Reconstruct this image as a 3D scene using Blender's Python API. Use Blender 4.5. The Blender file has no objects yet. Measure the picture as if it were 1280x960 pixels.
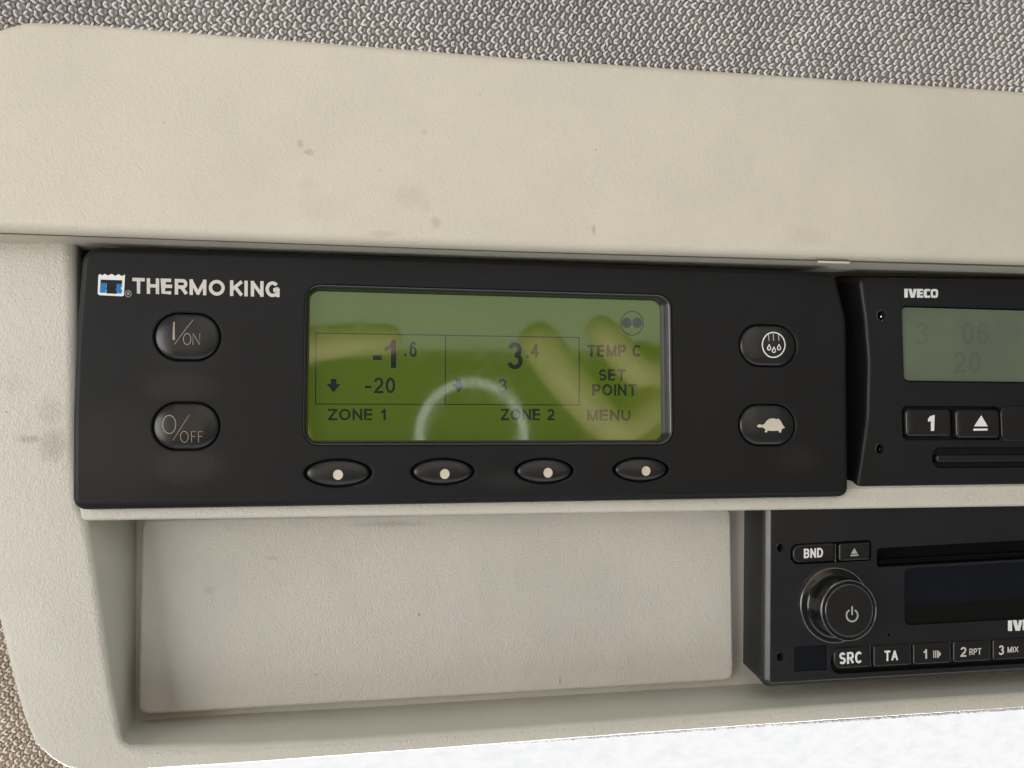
import bpy, bmesh, math, random
from mathutils import Vector, Matrix
random.seed(7)
C = bpy.context.scene
COL = C.collection
S = 0.001                                    # the numbers below are millimetres

# ------------------------------------------------------------------ camera
F_PX, DIST = 961.0, 192.0
YAW, PITCH = math.radians(9.1), math.radians(3.6)
cam_d = bpy.data.cameras.new('camera'); cam = bpy.data.objects.new('camera', cam_d); COL.objects.link(cam)
cam_d.sensor_width = 36; cam_d.lens = F_PX/1280*36
cam_d.clip_start = 0.005; cam_d.clip_end = 100
cam.location = (0, -DIST*S, 0)
cam.rotation_euler = (math.radians(90)+PITCH, 0, -YAW)
C.camera = cam

# ------------------------------------------------------------------ view, world, lamps
C.view_settings.view_transform = 'Standard'; C.view_settings.look = 'None'
C.view_settings.exposure = 0.10; C.view_settings.gamma = 1
world = bpy.data.worlds.new('World'); C.world = world; world.use_nodes = True
world.node_tree.nodes['Background'].inputs[0].default_value = (1.0, 0.98, 0.94, 1)
world.node_tree.nodes['Background'].inputs[1].default_value = 0.13

def lamp(name, loc, target, sx, sy, power, col):
    d = bpy.data.lights.new(name, 'AREA'); d.shape = 'RECTANGLE'; d.size = sx; d.size_y = sy
    d.energy = power; d.color = col
    o = bpy.data.objects.new(name, d); COL.objects.link(o); o.location = loc
    o.rotation_euler = (Vector(target)-Vector(loc)).to_track_quat('-Z', 'Y').to_euler()
    return o
lamp('side_window_light', (-1.15, -0.80, -0.05), (0.04, 0, 0), 1.00, 0.90, 17.0, (1.0, 0.99, 0.97))
lamp('cab_light', (0.12, -0.85, 0.56), (0.05, 0, 0), 1.00, 1.00, 3.2, (1.0, 0.995, 0.985))
lamp('windscreen_light', (0.05, 0.30, -0.45), (0.04, -0.2, 0), 0.90, 0.45, 30.0, (0.93, 0.97, 1.0))
lamp('lower_fill_light', (0.20, -0.48, -0.72), (0.05, 0, 0), 1.30, 0.40, 2.6, (0.94, 0.98, 1.0))  # added fill from below and in front, brightens the bottom edges

# ------------------------------------------------------------------ helpers
ROT = cam.rotation_euler.to_matrix()
def U(px, py, y):
    """photo point (1280 x 960) -> X, Z in mm on the plane at depth y"""
    d = ROT @ Vector(((px-640)/F_PX, -(py-480)/F_PX, -1))
    t = (y+DIST)/d.y
    return Vector((d.x*t, d.z*t))
def U3(px, py, y):
    p = U(px, py, y); return Vector((p.x, y, p.y))
PXMM = DIST/F_PX

WPOS = {}
def obj(name, bm, m, parent=None, smooth=35, wn=True, label=None):
    """link a bmesh (mm, scene coordinates) as one object with its origin at its middle"""
    bmesh.ops.recalc_face_normals(bm, faces=bm.faces[:])
    lo = Vector((1e9,)*3); hi = -lo
    for v in bm.verts:
        for i in range(3):
            lo[i] = min(lo[i], v.co[i]); hi[i] = max(hi[i], v.co[i])
    mid = (lo+hi)/2
    for v in bm.verts: v.co = (v.co-mid)*S
    me = bpy.data.meshes.new(name); bm.to_mesh(me); bm.free()
    for mm in (m if isinstance(m, (list, tuple)) else [m]): me.materials.append(mm)
    if smooth:
        me.shade_smooth(); me.set_sharp_from_angle(angle=math.radians(smooth))
    o = bpy.data.objects.new(name, me); COL.objects.link(o)
    w = mid*S; WPOS[o.name] = w
    if parent:
        o.parent = parent; o.location = w-WPOS[parent.name]
    else: o.location = w
    if smooth and wn:
        md = o.modifiers.new('normals', 'WEIGHTED_NORMAL'); md.keep_sharp = True; md.weight = 80
    if label: o['label'] = label
    return o
def thing(name, label, cat, at, group=None):
    o = bpy.data.objects.new(name, None); COL.objects.link(o); o.empty_display_size = .01
    o.location = Vector(at)*S; WPOS[o.name] = Vector(at)*S
    o['label'] = label; o['category'] = cat
    if group: o['group'] = group
    return o
def tag(o, label, cat, kind=None):
    o['label'] = label; o['category'] = cat
    if kind: o['kind'] = kind

class RR:                                   # rounded rectangle
    def __init__(s, cx, cz, w, h, r, n=8): s.a = (cx, cz, w, h, min(r, w/2-1e-4, h/2-1e-4), n)
    def pts(s, i=0):
        cx, cz, w, h, r, n = s.a
        w -= 2*i; h -= 2*i; r = max(r-i, 1e-3); o = []
        for k, (sx, sz) in enumerate(((1,1),(-1,1),(-1,-1),(1,-1))):
            for j in range(n+1):
                t = math.radians(90*k+90*j/n)
                o.append(Vector((cx+sx*(w/2-r)+r*math.cos(t), cz+sz*(h/2-r)+r*math.sin(t))))
        return o
    def inside(s, p):
        cx, cz, w, h, r, n = s.a
        qx, qz = abs(p.x-cx)-(w/2-r), abs(p.y-cz)-(h/2-r)
        return r-(math.hypot(max(qx,0), max(qz,0))+min(max(qx,qz),0))
class EL:                                   # ellipse
    def __init__(s, cx, cz, a, b, n=48, e=1.0): s.a = (cx, cz, a, b, n, e)
    def pts(s, i=0):
        cx, cz, a, b, n, e = s.a; f = 1-i/b; o = []
        for k in range(n):
            t = 2*math.pi*k/n; c, q = math.cos(t), math.sin(t)
            o.append(Vector((cx+a*f*c, cz+b*f*math.copysign(abs(q)**e, q))))
        return o
    def inside(s, p):
        cx, cz, a, b, n, e = s.a
        return b*(1-math.hypot((p.x-cx)/a, (p.y-cz)/b))
class PG:                                   # polygon with rounded corners, given in photo points at a depth
    def __init__(s, corners, y, n=7):
        P = [(U(c[0], c[1], y), (c[2] if len(c) > 2 else 0)*PXMM) for c in corners]
        N = len(P); s.p = []
        for k in range(N):
            a, b, c = P[k-1][0], P[k][0], P[(k+1) % N][0]; r = P[k][1]
            if r <= 0: s.p.append(b); continue
            u, v = (a-b).normalized(), (c-b).normalized()
            half = math.acos(max(-1, min(1, u.dot(v))))/2
            t = min(r/math.tan(half), (a-b).length*.48, (c-b).length*.48)
            for j in range(n+1):
                q = j/n; s.p.append((b+u*t)*(1-q)**2+b*2*q*(1-q)+(b+v*t)*q*q)
        ar = sum(s.p[k-1].x*s.p[k].y-s.p[k].x*s.p[k-1].y for k in range(len(s.p)))
        if ar < 0: s.p.reverse()
    def pts(s, i=0):
        o = []; N = len(s.p)
        for k in range(N):
            a, b, c = s.p[k-1], s.p[k], s.p[(k+1) % N]
            d1, d2 = (b-a).normalized(), (c-b).normalized()
            n1, n2 = Vector((-d1.y, d1.x)), Vector((-d2.y, d2.x))
            m = (n1+n2).normalized(); o.append(b+m*(i/max(.35, m.dot(n1))))
        return o

def rr(x0, y0, x1, y1, y, r, n=8):          # rounded rectangle from photo edges at depth y
    xm, ym = (x0+x1)/2, (y0+y1)/2
    l, rt, t, b = U(x0, ym, y), U(x1, ym, y), U(xm, y0, y), U(xm, y1, y)
    return RR((l.x+rt.x)/2, (t.y+b.y)/2, rt.x-l.x, t.y-b.y, r*PXMM, n)
def el(cx, cy, a, b, y, n=48, e=1.0):
    p = U(cx, cy, y); k = (DIST+y)/F_PX
    return EL(p.x, p.y, a*k, b*k, n, e)

def loft(bm, shape, prof, back=True, front=True, mi=0):
    rings = []
    for i, y in prof: rings.append([bm.verts.new((p.x, y, p.y)) for p in shape.pts(i)])
    for A, B in zip(rings, rings[1:]):
        n = len(A)
        for k in range(n):
            f = bm.faces.new((A[k], A[(k+1) % n], B[(k+1) % n], B[k])); f.material_index = mi
    if back: bm.faces.new(rings[0][::-1]).material_index = mi
    if front: bm.faces.new(rings[-1]).material_index = mi
def lofted(shape, prof, **k):
    bm = bmesh.new(); loft(bm, shape, prof, **k); return bm
def rnd(y0, r, n=5, yback=None):            # profile: straight side, then a rounded front edge of radius r ending at depth y0
    p = [(0, yback)] if yback is not None else []
    return p+[(r*(1-math.cos(math.radians(90*k/n))), y0+r*(1-math.sin(math.radians(90*k/n)))) for k in range(n+1)]
def dome(yb, h, R, n=7, yback=None):
    p = [(0, yback)] if yback is not None else []
    return p+[(R*(1-math.cos(math.radians(90*k/n))), yb-h*math.sin(math.radians(90*k/n))) for k in range(n+1)]
def dome_at(shape, yb, h, R):
    def f(p):
        d = shape.inside(p)
        if d >= R: return yb-h
        c = max(0, min(1, 1-d/R)); return yb-h*math.sqrt(max(0, 1-c*c))
    return f
def cut(o, cutters):
    """carve cutters (list of bmesh in scene mm) out of a mesh object"""
    bm = bmesh.new()
    for c in cutters:
        bmesh.ops.recalc_face_normals(c, faces=c.faces[:])
        t = bpy.data.meshes.new('t'); c.to_mesh(t); c.free(); bm.from_mesh(t); bpy.data.meshes.remove(t)
    w = WPOS[o.name]
    for v in bm.verts: v.co = v.co*S-w
    me = bpy.data.meshes.new('cutter'); bm.to_mesh(me); bm.free()
    k = bpy.data.objects.new('cutter', me); COL.objects.link(k)
    par = o.parent; o.parent = None; loc = o.location.copy(); o.location = (0,0,0)
    nm = o.modifiers.get('normals')
    if nm: o.modifiers.remove(nm)
    b = o.modifiers.new('b', 'BOOLEAN'); b.operation = 'DIFFERENCE'; b.solver = 'EXACT'; b.object = k
    dg = bpy.context.evaluated_depsgraph_get(); dg.update()
    new = bpy.data.meshes.new_from_object(o.evaluated_get(dg))
    o.modifiers.remove(b); old = o.data; name = old.name; o.data = new
    bpy.data.meshes.remove(old); new.name = name
    bpy.data.objects.remove(k); bpy.data.meshes.remove(me)
    new.shade_smooth(); new.set_sharp_from_angle(angle=math.radians(35))
    o.parent = par; o.location = loc
    md = o.modifiers.new('normals', 'WEIGHTED_NORMAL'); md.keep_sharp = True; md.weight = 80

def sweep(stations, caps=True):
    bm = bmesh.new(); rows = [[bm.verts.new(p) for p in s] for s in stations]
    for A, B in zip(rows, rows[1:]):
        for k in range(len(A)-1): bm.faces.new((A[k], A[k+1], B[k+1], B[k]))
    if caps:
        bm.faces.new(rows[0]); bm.faces.new(rows[-1][::-1])
    return bm

# ---- writing: every letter drawn with strokes (u right, v down, unit cell)
def arc(cx, cy, rx, ry, a0, a1, n=18):
    return [(cx+rx*math.cos(math.radians(a0+(a1-a0)*k/n)), cy+ry*math.sin(math.radians(a0+(a1-a0)*k/n))) for k in range(n+1)]
LET = {
 'A': (.74, [[(0,1),(.5,0)],[(.5,0),(1,1)],[(.19,.66),(.81,.66)]]),
 'B': (.58, [[(0,0),(0,1)],[(0,0),(.62,0)]+arc(.64,.24,.32,.24,-90,90)+[(0,.48)],[(.62,.48)]+arc(.66,.74,.34,.26,-90,90)+[(0,1)]]),
 'C': (.70, [arc(.5,.5,.5,.5,-42,-318,26)]),
 'D': (.64, [[(0,0),(.42,0)]+arc(.45,.5,.55,.5,-90,90)+[(0,1)],[(0,0),(0,1)]]),
 'E': (.56, [[(1,0),(0,0),(0,1),(1,1)],[(0,.48),(.92,.48)]]),
 'F': (.52, [[(1,0),(0,0),(0,1)],[(0,.49),(.86,.49)]]),
 'G': (.74, [arc(.5,.5,.5,.5,-42,-350,26)+[(1,.56),(.56,.56)],[(1,.56),(1,1)]]),
 'H': (.62, [[(0,0),(0,1)],[(1,0),(1,1)],[(0,.48),(1,.48)]]),
 'I': (0, [[(0,0),(0,1)]]),
 'K': (.62, [[(0,0),(0,1)],[(1,0),(.04,.6)],[(.36,.40),(1,1)]]),
 'M': (.76, [[(0,1),(0,0)],[(0,0),(.5,1)],[(.5,1),(1,0)],[(1,0),(1,1)]]),
 'N': (.62, [[(0,1),(0,0)],[(0,0),(1,1)],[(1,1),(1,0)]]),
 'O': (.76, [arc(.5,.5,.5,.5,0,360,30)[:-1]]),
 'P': (.56, [[(0,1),(0,0)],[(0,0),(.6,0)]+arc(.66,.275,.34,.275,-90,90)+[(0,.55)]]),
 'R': (.62, [[(0,1),(0,0)],[(0,0),(.6,0)]+arc(.66,.26,.32,.26,-90,90)+[(0,.52)],[(.52,.52),(1,1)]]),
 'S': (.58, [arc(.5,.25,.46,.25,-20,-240,14)+arc(.5,.745,.5,.255,-62,155,16)]),
 'T': (.62, [[(0,0),(1,0)],[(.5,0),(.5,1)]]),
 'U': (.62, [[(0,0),(0,.6)]+arc(.5,.62,.5,.38,180,0)+[(1,0)]]),
 'X': (.66, [[(0,0),(1,1)],[(1,0),(0,1)]]),
 'Z': (.58, [[(0,0),(1,0)],[(1,0),(0,1)],[(0,1),(1,1)]]),
 '0': (.50, [arc(.5,.5,.5,.5,0,360,28)[:-1]]),
 '1': (.26, [[(1,1),(1,0)],[(.92,.02),(.55,.2),(0,.32)]]),
 '2': (.50, [arc(.5,.27,.48,.27,-170,25,16)+[(.86,.52),(.3,.78),(.02,1)],[(.02,1),(1,1)]]),
 '3': (.50, [arc(.47,.245,.43,.245,-165,90,16),arc(.47,.735,.50,.265,-90,165,16)]),
 '4': (.54, [[(.76,1),(.76,0)],[(.76,0),(0,.68)],[(0,.68),(1,.68)]]),
 '6': (.50, [arc(.5,.68,.48,.32,0,360,22)[:-1],[(.02,.68)]+arc(.52,.5,.5,.5,-168,-40,12)]),
 '.': (0, [[(0,.90),(0,1.0)]]), '-': (.30, [[(0,.62),(1,.62)]]), ' ': (.10, []),
}
def text(bm, s, box, y, w, surf=None, lift=.04, gap=.16, slope=0.0):
    """letters of stroke width w (photo points) fitted to a photo box on depth y"""
    x0, y0, x1, y1 = box; h = (y1-y0)-w
    ws = [LET[c][0] for c in s]; tot = sum(ws)+gap*(len(s)-1)
    k = (x1-x0-w*len(s))/max(tot, 1e-6) if tot > 0 else 0; x = x0; n = 0
    for c, cw in zip(s, ws):
        wd = cw*k; a = x+w/2
        for st in LET[c][1]:
            pts = [(a+u_*wd, y0+w/2+v_*h+slope*(a+u_*wd-x0)) for u_, v_ in st]
            closed = c in '0O' or (c == '6' and len(st) == 22)
            if len(pts) == 2:
                p, r = Vector(pts[0]), Vector(pts[1]); d = (r-p).normalized()*w*.5
                if abs(d.x) < w*.1 or abs(d.y) < w*.1:
                    pts = [tuple(p-d), tuple(r+d)]
                else: pts = [tuple(p-d*.6), tuple(r+d*.6)]
            n += 1; stroke(bm, pts, w, y, surf, lift+n*.0015, closed)
        x += wd+w+gap*k
def shape(bm, pts, y, surf=None, lift=.04):          # filled polygon from photo points
    vs = []
    for px, py in pts:
        p = U(px, py, y); vs.append(bm.verts.new((p.x, (surf(p) if surf else y)-lift, p.y)))
    f = bm.faces.new(vs); f.normal_update(); bmesh.ops.triangulate(bm, faces=[f])
def stroke(bm, pts, w, y, surf=None, lift=.04, closed=False):   # a line of width w photo points
    n = len(pts); L = []; R = []
    for k in range(n):
        a = Vector(pts[k-1] if (k > 0 or closed) else pts[k]); c = Vector(pts[(k+1) % n] if (k < n-1 or closed) else pts[k])
        d = (c-a).normalized(); d1 = (Vector(pts[k])-a); k_ = abs(d.dot(d1.normalized())) if d1.length > 1e-9 else 1
        nn = Vector((-d.y, d.x))*w/2/max(.5, k_)
        for A, s in ((L, 1), (R, -1)):
            q = Vector(pts[k])+nn*s; p = U(q.x, q.y, y)
            A.append(bm.verts.new((p.x, (surf(p) if surf else y)-lift, p.y)))
    for k in range(n if closed else n-1):
        j = (k+1) % n; bm.faces.new((L[k], L[j], R[j], R[k]))
def circ(cx, cy, rx, ry=None, n=28, a0=0, a1=360):
    ry = ry or rx; m = n if a1-a0 >= 360 else n+1
    return [(cx+rx*math.cos(math.radians(a0+(a1-a0)*k/n)), cy+ry*math.sin(math.radians(a0+(a1-a0)*k/n))) for k in range(m)]

# ------------------------------------------------------------------ materials
def newmat(name):
    m = bpy.data.materials.new(name); m.use_nodes = True
    nt = m.node_tree; return m, nt, nt.nodes['Principled BSDF']
def node(nt, t, **kw):
    n = nt.nodes.new(t)
    for k, v in kw.items():
        if k.startswith('i_'):
            n.inputs[int(k[2:])].default_value = v
        else: setattr(n, k, v)
    return n
def math_(nt, op, a, b=None, clamp=False):
    n = nt.nodes.new('ShaderNodeMath'); n.operation = op; n.use_clamp = clamp
    for i, v in enumerate((a, b)):
        if v is None: continue
        if isinstance(v, (int, float)): n.inputs[i].default_value = v
        else: nt.links.new(v, n.inputs[i])
    return n.outputs[0]
def noise(nt, pos, scale, detail=3, rough=.55):
    n = nt.nodes.new('ShaderNodeTexNoise'); n.inputs['Scale'].default_value = scale
    n.inputs['Detail'].default_value = detail; n.inputs['Roughness'].default_value = rough
    nt.links.new(pos, n.inputs['Vector']); return n.outputs['Fac']
def ramp(nt, fac, a, b):
    n = nt.nodes.new('ShaderNodeMapRange'); n.inputs['From Min'].default_value = a; n.inputs['From Max'].default_value = b
    n.interpolation_type = 'SMOOTHSTEP'; nt.links.new(fac, n.inputs['Value']); return n.outputs['Result']
def mix(nt, fac, a, b):
    n = nt.nodes.new('ShaderNodeMix'); n.data_type = 'RGBA'
    if isinstance(fac, (int, float)): n.inputs['Factor'].default_value = fac
    else: nt.links.new(fac, n.inputs['Factor'])
    for k, v in ((6, a), (7, b)):
        if isinstance(v, tuple): n.inputs[k].default_value = (*v, 1)
        else: nt.links.new(v, n.inputs[k])
    return n.outputs[2]
def stain_mask(nt, pos, spots, fine=900):
    """dirt marks with places of their own: (px, py, depth, half width px, half height px, amount)"""
    acc = None; nz = noise(nt, pos, fine, 4, .7)
    for px, py, y, rx, ry, amt in spots:
        p = U3(px, py, y)*S
        sub = nt.nodes.new('ShaderNodeVectorMath'); sub.operation = 'SUBTRACT'; nt.links.new(pos, sub.inputs[0]); sub.inputs[1].default_value = p
        mul = nt.nodes.new('ShaderNodeVectorMath'); mul.operation = 'MULTIPLY'; nt.links.new(sub.outputs[0], mul.inputs[0])
        mul.inputs[1].default_value = (1/(rx*PXMM*S), 1/(25*S), 1/(ry*PXMM*S))
        ln = nt.nodes.new('ShaderNodeVectorMath'); ln.operation = 'LENGTH'; nt.links.new(mul.outputs[0], ln.inputs[0])
        m = ramp(nt, ln.outputs['Value'], 1.0, .15)
        th = math_(nt, 'ADD', math_(nt, 'MULTIPLY', m, .42), nz)
        k = math_(nt, 'MULTIPLY', math_(nt, 'MULTIPLY', ramp(nt, th, .62, .92), m), amt)
        acc = k if acc is None else math_(nt, 'MAXIMUM', acc, k)
    return acc
def plastic(name, col, rough=.5, grain=0.0, gscale=1800, spec=.5, var=.05, spots=None, stain=(.2,.13,.07), coat=0.0, specks=0.0, fine=900):
    m, nt, b = newmat(name)
    pos = nt.nodes.new('ShaderNodeNewGeometry').outputs['Position']
    big = noise(nt, pos, 35, 4, .6)
    c = mix(nt, ramp(nt, big, .3, .7), tuple(x*(1-var) for x in col), tuple(x*(1+var) for x in col))
    if specks:
        sp = ramp(nt, noise(nt, pos, 1300, 2, .5), .74, .80)
        sp = math_(nt, 'MULTIPLY', sp, ramp(nt, noise(nt, pos, 60, 3, .6), .45, .7))
        c = mix(nt, math_(nt, 'MULTIPLY', sp, specks), c, stain)
    if spots: c = mix(nt, stain_mask(nt, pos, spots, fine), c, stain)
    nt.links.new(c, b.inputs['Base Color'])
    b.inputs['Specular IOR Level'].default_value = spec
    r = math_(nt, 'ADD', math_(nt, 'MULTIPLY', noise(nt, pos, 120, 4, .6), .16), rough-.08)
    nt.links.new(r, b.inputs['Roughness'])
    if grain:
        g = math_(nt, 'ADD', noise(nt, pos, gscale, 2, .5), math_(nt, 'MULTIPLY', noise(nt, pos, gscale*.37, 2, .5), .7))
        bp = nt.nodes.new('ShaderNodeBump'); bp.inputs['Strength'].default_value = 1; bp.inputs['Distance'].default_value = grain*S
        nt.links.new(g, bp.inputs['Height']); nt.links.new(bp.outputs[0], b.inputs['Normal'])
    b.inputs['Coat Weight'].default_value = coat; b.inputs['Coat Roughness'].default_value = .06
    return m
BEIGE = (.60, .555, .46)
M_fascia = plastic('beige_plastic_fascia', BEIGE, .48, .10, 2300, .4, .03, stain=(.36,.25,.13), specks=.25, spots=[
    (376,180,-8,9,9,.45),(387,190,-8,12,8,.45),(385,230,-8,22,20,.10),(400,258,-8,60,34,.10),(510,245,-8,40,32,.15),(532,256,-8,16,18,.14),(545,278,-8,12,16,.32),(742,287,-8,6,12,.45),
    (1010,295,-8,60,24,.12),(530,165,-8,8,7,.25),(475,213,-8,5,5,.15),(600,118,-8,3,3,.5),(205,153,-8,4,4,.3),(745,187,-8,2.2,2.2,.7),(480,292,-8,40,8,.2)])
M_frame = plastic('beige_plastic_frame', (.56,.53,.465), .46, .19, 2400, .4, .03, stain=(.12,.09,.07), specks=.25, fine=3200, spots=[
    (38,549,4,30,10,.34),(66,556,4,30,40,.30),(20,480,4,30,26,.07),(62,515,4,30,34,.18),(8,515,4,4,3,.5),(420,891,21,90,6,.3)])
M_insert = plastic('beige_plastic_insert', (.475,.446,.395), .5, .20, 1800, .4, .04, stain=(.16,.12,.09), specks=.5, spots=[
    (340,698,19,14,5,.25),(262,738,19,16,10,.2),(490,655,19,100,8,.25),(524,768,19,3,4,.7),(395,843,19,4,2,.7),(510,740,19,4,3,.3),(850,766,19,2.5,2.5,.8),(700,850,19,3,12,.5),(780,840,19,60,40,.06)])
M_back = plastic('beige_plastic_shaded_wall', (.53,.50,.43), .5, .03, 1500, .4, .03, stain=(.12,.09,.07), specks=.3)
M_wall = plastic('smooth_grey_beige_wall', (.58,.575,.505), .36, .03, 1700, .5, .03, stain=(.12,.09,.07), specks=.2)
M_black = plastic('black_textured_plastic', (.0085,.0086,.0092), .52, .02, 3200, .22, .10, stain=(.13,.105,.09), specks=.12, fine=1700, spots=[
    (232,580,0,90,50,.13),(225,482,0,90,44,.09),(150,560,0,130,110,.06),(640,600,0,80,24,.06),(440,600,0,60,18,.06),(1000,575,0,60,40,.05),(232,430,0,90,80,.06)])
M_tacho = plastic('black_radio_plastic', (.0086,.0089,.0098), .42, .015, 3600, .34, .08, stain=(.2,.18,.15), specks=.06)
M_radio = plastic('black_fine_grain_plastic', (.0085,.009,.0105), .33, .02, 3000, .62, .08, stain=(.2,.18,.15), specks=.06)
M_key = plastic('black_rubber_key', (.0125,.012,.012), .33, .008, 3000, .42, .10, stain=(.2,.17,.14), specks=.10)
M_gloss = plastic('glossy_black_plastic', (.008,.008,.0082), .14, 0, 0, .45, .05)
M_hole = plastic('dark_cavity_plastic', (.004,.004,.004), .6, 0, 0, .1, .05)
M_rim = plastic('shiny_dark_bezel', (.022,.022,.023), .22, .004, 2500, .8, .05)
M_print = plastic('off_white_print', (.56,.54,.49), .6, 0, 0, .3, .08)
M_cream = plastic('cream_print', (.55,.50,.40), .6, .01, 3000, .3, .10, stain=(.3,.22,.12), specks=.3)
M_grey = plastic('grey_print', (.36,.37,.38), .6, 0, 0, .3, .05)
M_worn = plastic('worn_brass_print', (.30,.25,.19), .5, 0, 0, .4, .35)
M_blue = plastic('blue_print', (.006,.17,.42), .5, 0, 0, .3, .05)
M_white = plastic('white_print', (.74,.74,.72), .5, 0, 0, .3, .04)
M_chrome, _nt, _b = newmat('dull_chrome'); _b.inputs['Metallic'].default_value = 1; _b.inputs['Base Color'].default_value = (.86,.86,.87,1); _b.inputs['Roughness'].default_value = .25

def lcd(name, base, emit, strength, coat_ior=1.62):
    m, nt, b = newmat(name)
    pos = nt.nodes.new('ShaderNodeNewGeometry').outputs['Position']
    n = ramp(nt, noise(nt, pos, 45, 3, .6), .3, .7)
    nt.links.new(mix(nt, n, tuple(x*.93 for x in base), tuple(x*1.07 for x in base)), b.inputs['Base Color'])
    b.inputs['Roughness'].default_value = .6; b.inputs['Specular IOR Level'].default_value = .1
    b.inputs['Emission Color'].default_value = (*emit, 1); b.inputs['Emission Strength'].default_value = strength
    b.inputs['Coat Weight'].default_value = 1; b.inputs['Coat IOR'].default_value = coat_ior
    cr = math_(nt, 'ADD', math_(nt, 'MULTIPLY', ramp(nt, noise(nt, pos, 160, 5, .7), .42, .75), .06), .045)
    nt.links.new(cr, b.inputs['Coat Roughness'])
    return m
M_lcd = lcd('lit_green_lcd', (.030,.052,.004), (.36,.54,.010), .098)
M_seg = lcd('dark_lcd_segment', (.006,.010,.005), (.30,.50,.02), .008)
M_seg_bold = lcd('black_lcd_segment', (.008,.010,.012), (.30,.50,.02), .005)
M_seg_pale = lcd('pale_lcd_segment', (.008,.014,.006), (.30,.50,.02), .008)
M_lcd_grey = lcd('unlit_grey_green_lcd', (.115,.138,.092), (0,0,0), 0, 1.5)
M_seg_ghost = lcd('faint_lcd_segment', (.102,.122,.084), (0,0,0), 0, 1.5)
M_disp = lcd('dark_display_window', (.004,.005,.008), (0,0,0), 0, 1.25)
M_disp_low = lcd('dark_display_lower_band', (.003,.003,.0022), (0,0,0), 0, 1.22)

M_yarn = plastic('pale_yarn', (.64,.62,.60), .85, .05, 6000, .2, .12)
M_shade = plastic('painted_shade_plastic', (.085,.075,.065), .6, .03, 1500, .25, .06)  # dark colour carries the shade of the strip beneath the fascia
M_weft = plastic('brown_grey_yarn', (.35,.32,.30), .9, .05, 6000, .2, .12)
M_tan = plastic('tan_yarn', (.70,.63,.545), .85, .05, 6000, .2, .12)
M_tan_weft = plastic('brown_yarn', (.42,.335,.26), .9, .05, 6000, .2, .12)
M_seal = plastic('grey_felt_seal', (.22,.20,.19), .95, .2, 2500, .1, .25)

# ================================================================== THE SETTING
# bright overcast outside, seen below the console through the windscreen
m, nt, b = newmat('overexposed_sky'); nt.nodes.remove(b)
em = nt.nodes.new('ShaderNodeEmission'); pos = nt.nodes.new('ShaderNodeNewGeometry').outputs['Position']
mp = nt.nodes.new('ShaderNodeMapping'); nt.links.new(pos, mp.inputs['Vector']); mp.inputs['Scale'].default_value = (3.5, 1, 7)
nt.links.new(mix(nt, ramp(nt, noise(nt, mp.outputs[0], 3, 6, .65), .30, .62), (.90,.91,.92), (1,1,1)), em.inputs[0])
em.inputs[1].default_value = 0.90
nt.links.new(em.outputs[0], nt.nodes['Material Output'].inputs[0])
bm = bmesh.new()
vs = [bm.verts.new(p) for p in ((-4200,3000,-4500),(4800,3000,-4500),(4800,3000,200),(-4200,3000,200))]; bm.faces.new(vs)
sky = obj('sky', bm, m, smooth=0); tag(sky, 'overexposed white daylight below the console', 'sky', 'structure')

def fabric(name, o, u, v, nrm, W, H, px, py, mats, label, cat):
    """woven cloth: rows of small chevron stitches standing on a darker weft; o = corner, u/v = unit directions, mm"""
    me_v = []; me_f = []; mi = []
    seg, rg = 7, 5
    unit = [(0,0,-1)]+[(math.cos(2*math.pi*a/seg)*math.sin(math.pi*r/rg), math.sin(2*math.pi*a/seg)*math.sin(math.pi*r/rg), -math.cos(math.pi*r/rg)) for r in range(1, rg) for a in range(seg)]+[(0,0,1)]
    fc = [(0, 1+(a+1) % seg, 1+a) for a in range(seg)]
    for r in range(rg-2): fc += [(1+r*seg+a, 1+r*seg+(a+1) % seg, 1+(r+1)*seg+(a+1) % seg, 1+(r+1)*seg+a) for a in range(seg)]
    last = len(unit)-1; fc += [(last, 1+(rg-2)*seg+a, 1+(rg-2)*seg+(a+1) % seg) for a in range(seg)]
    def lobe(cu, cv, ch, lu, lv, lh, ang, tilt, mat):
        s = len(me_v); c, q = math.cos(ang), math.sin(ang)
        for x, y, z in unit:
            a, b_ = x*lu, y*lv; h = z*lh+a*tilt
            me_v.append(o+u*(cu+a*c-b_*q)+v*(cv+a*q+b_*c)+nrm*(ch+h))
        for f in fc: me_f.append(tuple(s+i for i in f)); mi.append(mat)
    R = random.Random(3)
    for j in range(int(H/py)):
        for i in range(int(W/px)):
            cu = (i+.5*(j % 2)+.25)*px+R.gauss(0, .04)*px+.25*px*math.sin(j*.35); cv = (j+.5)*py+R.gauss(0, .05)*py
            k = R.uniform(.72, 1.2); a1 = math.radians(48+R.gauss(0, 14)); a2 = math.radians(-40+R.gauss(0, 15))
            lobe(cu+.06*px, cv+.20*py, .42*px+R.gauss(0,.03)*px, .38*px*k, .155*px, .15*px, a1, R.gauss(-.12,.15), 0)
            lobe(cu+.08*px, cv-.22*py, .38*px+R.gauss(0,.03)*px, .36*px*k, .16*px, .15*px, a2, R.gauss(.1,.15), 0)
            lobe(cu+.52*px, cv, .18*px, .36*px, .22*px, .18*px, math.radians(R.gauss(70, 14)), 0, 1)
    s = len(me_v)
    me_v += [o-u*2-v*2, o+u*(W+2)-v*2, o+u*(W+2)+v*(H+2), o-u*2+v*(H+2)]; me_f.append((s, s+1, s+2, s+3)); mi.append(1)
    me = bpy.data.meshes.new(name); me.from_pydata([p*S for p in me_v], [], me_f)
    for mm in mats: me.materials.append(mm)
    me.polygons.foreach_set('material_index', mi); me.shade_smooth(); me.update()
    ob = bpy.data.objects.new(name, me); COL.objects.link(ob); tag(ob, label, cat, 'structure'); return ob
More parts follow.
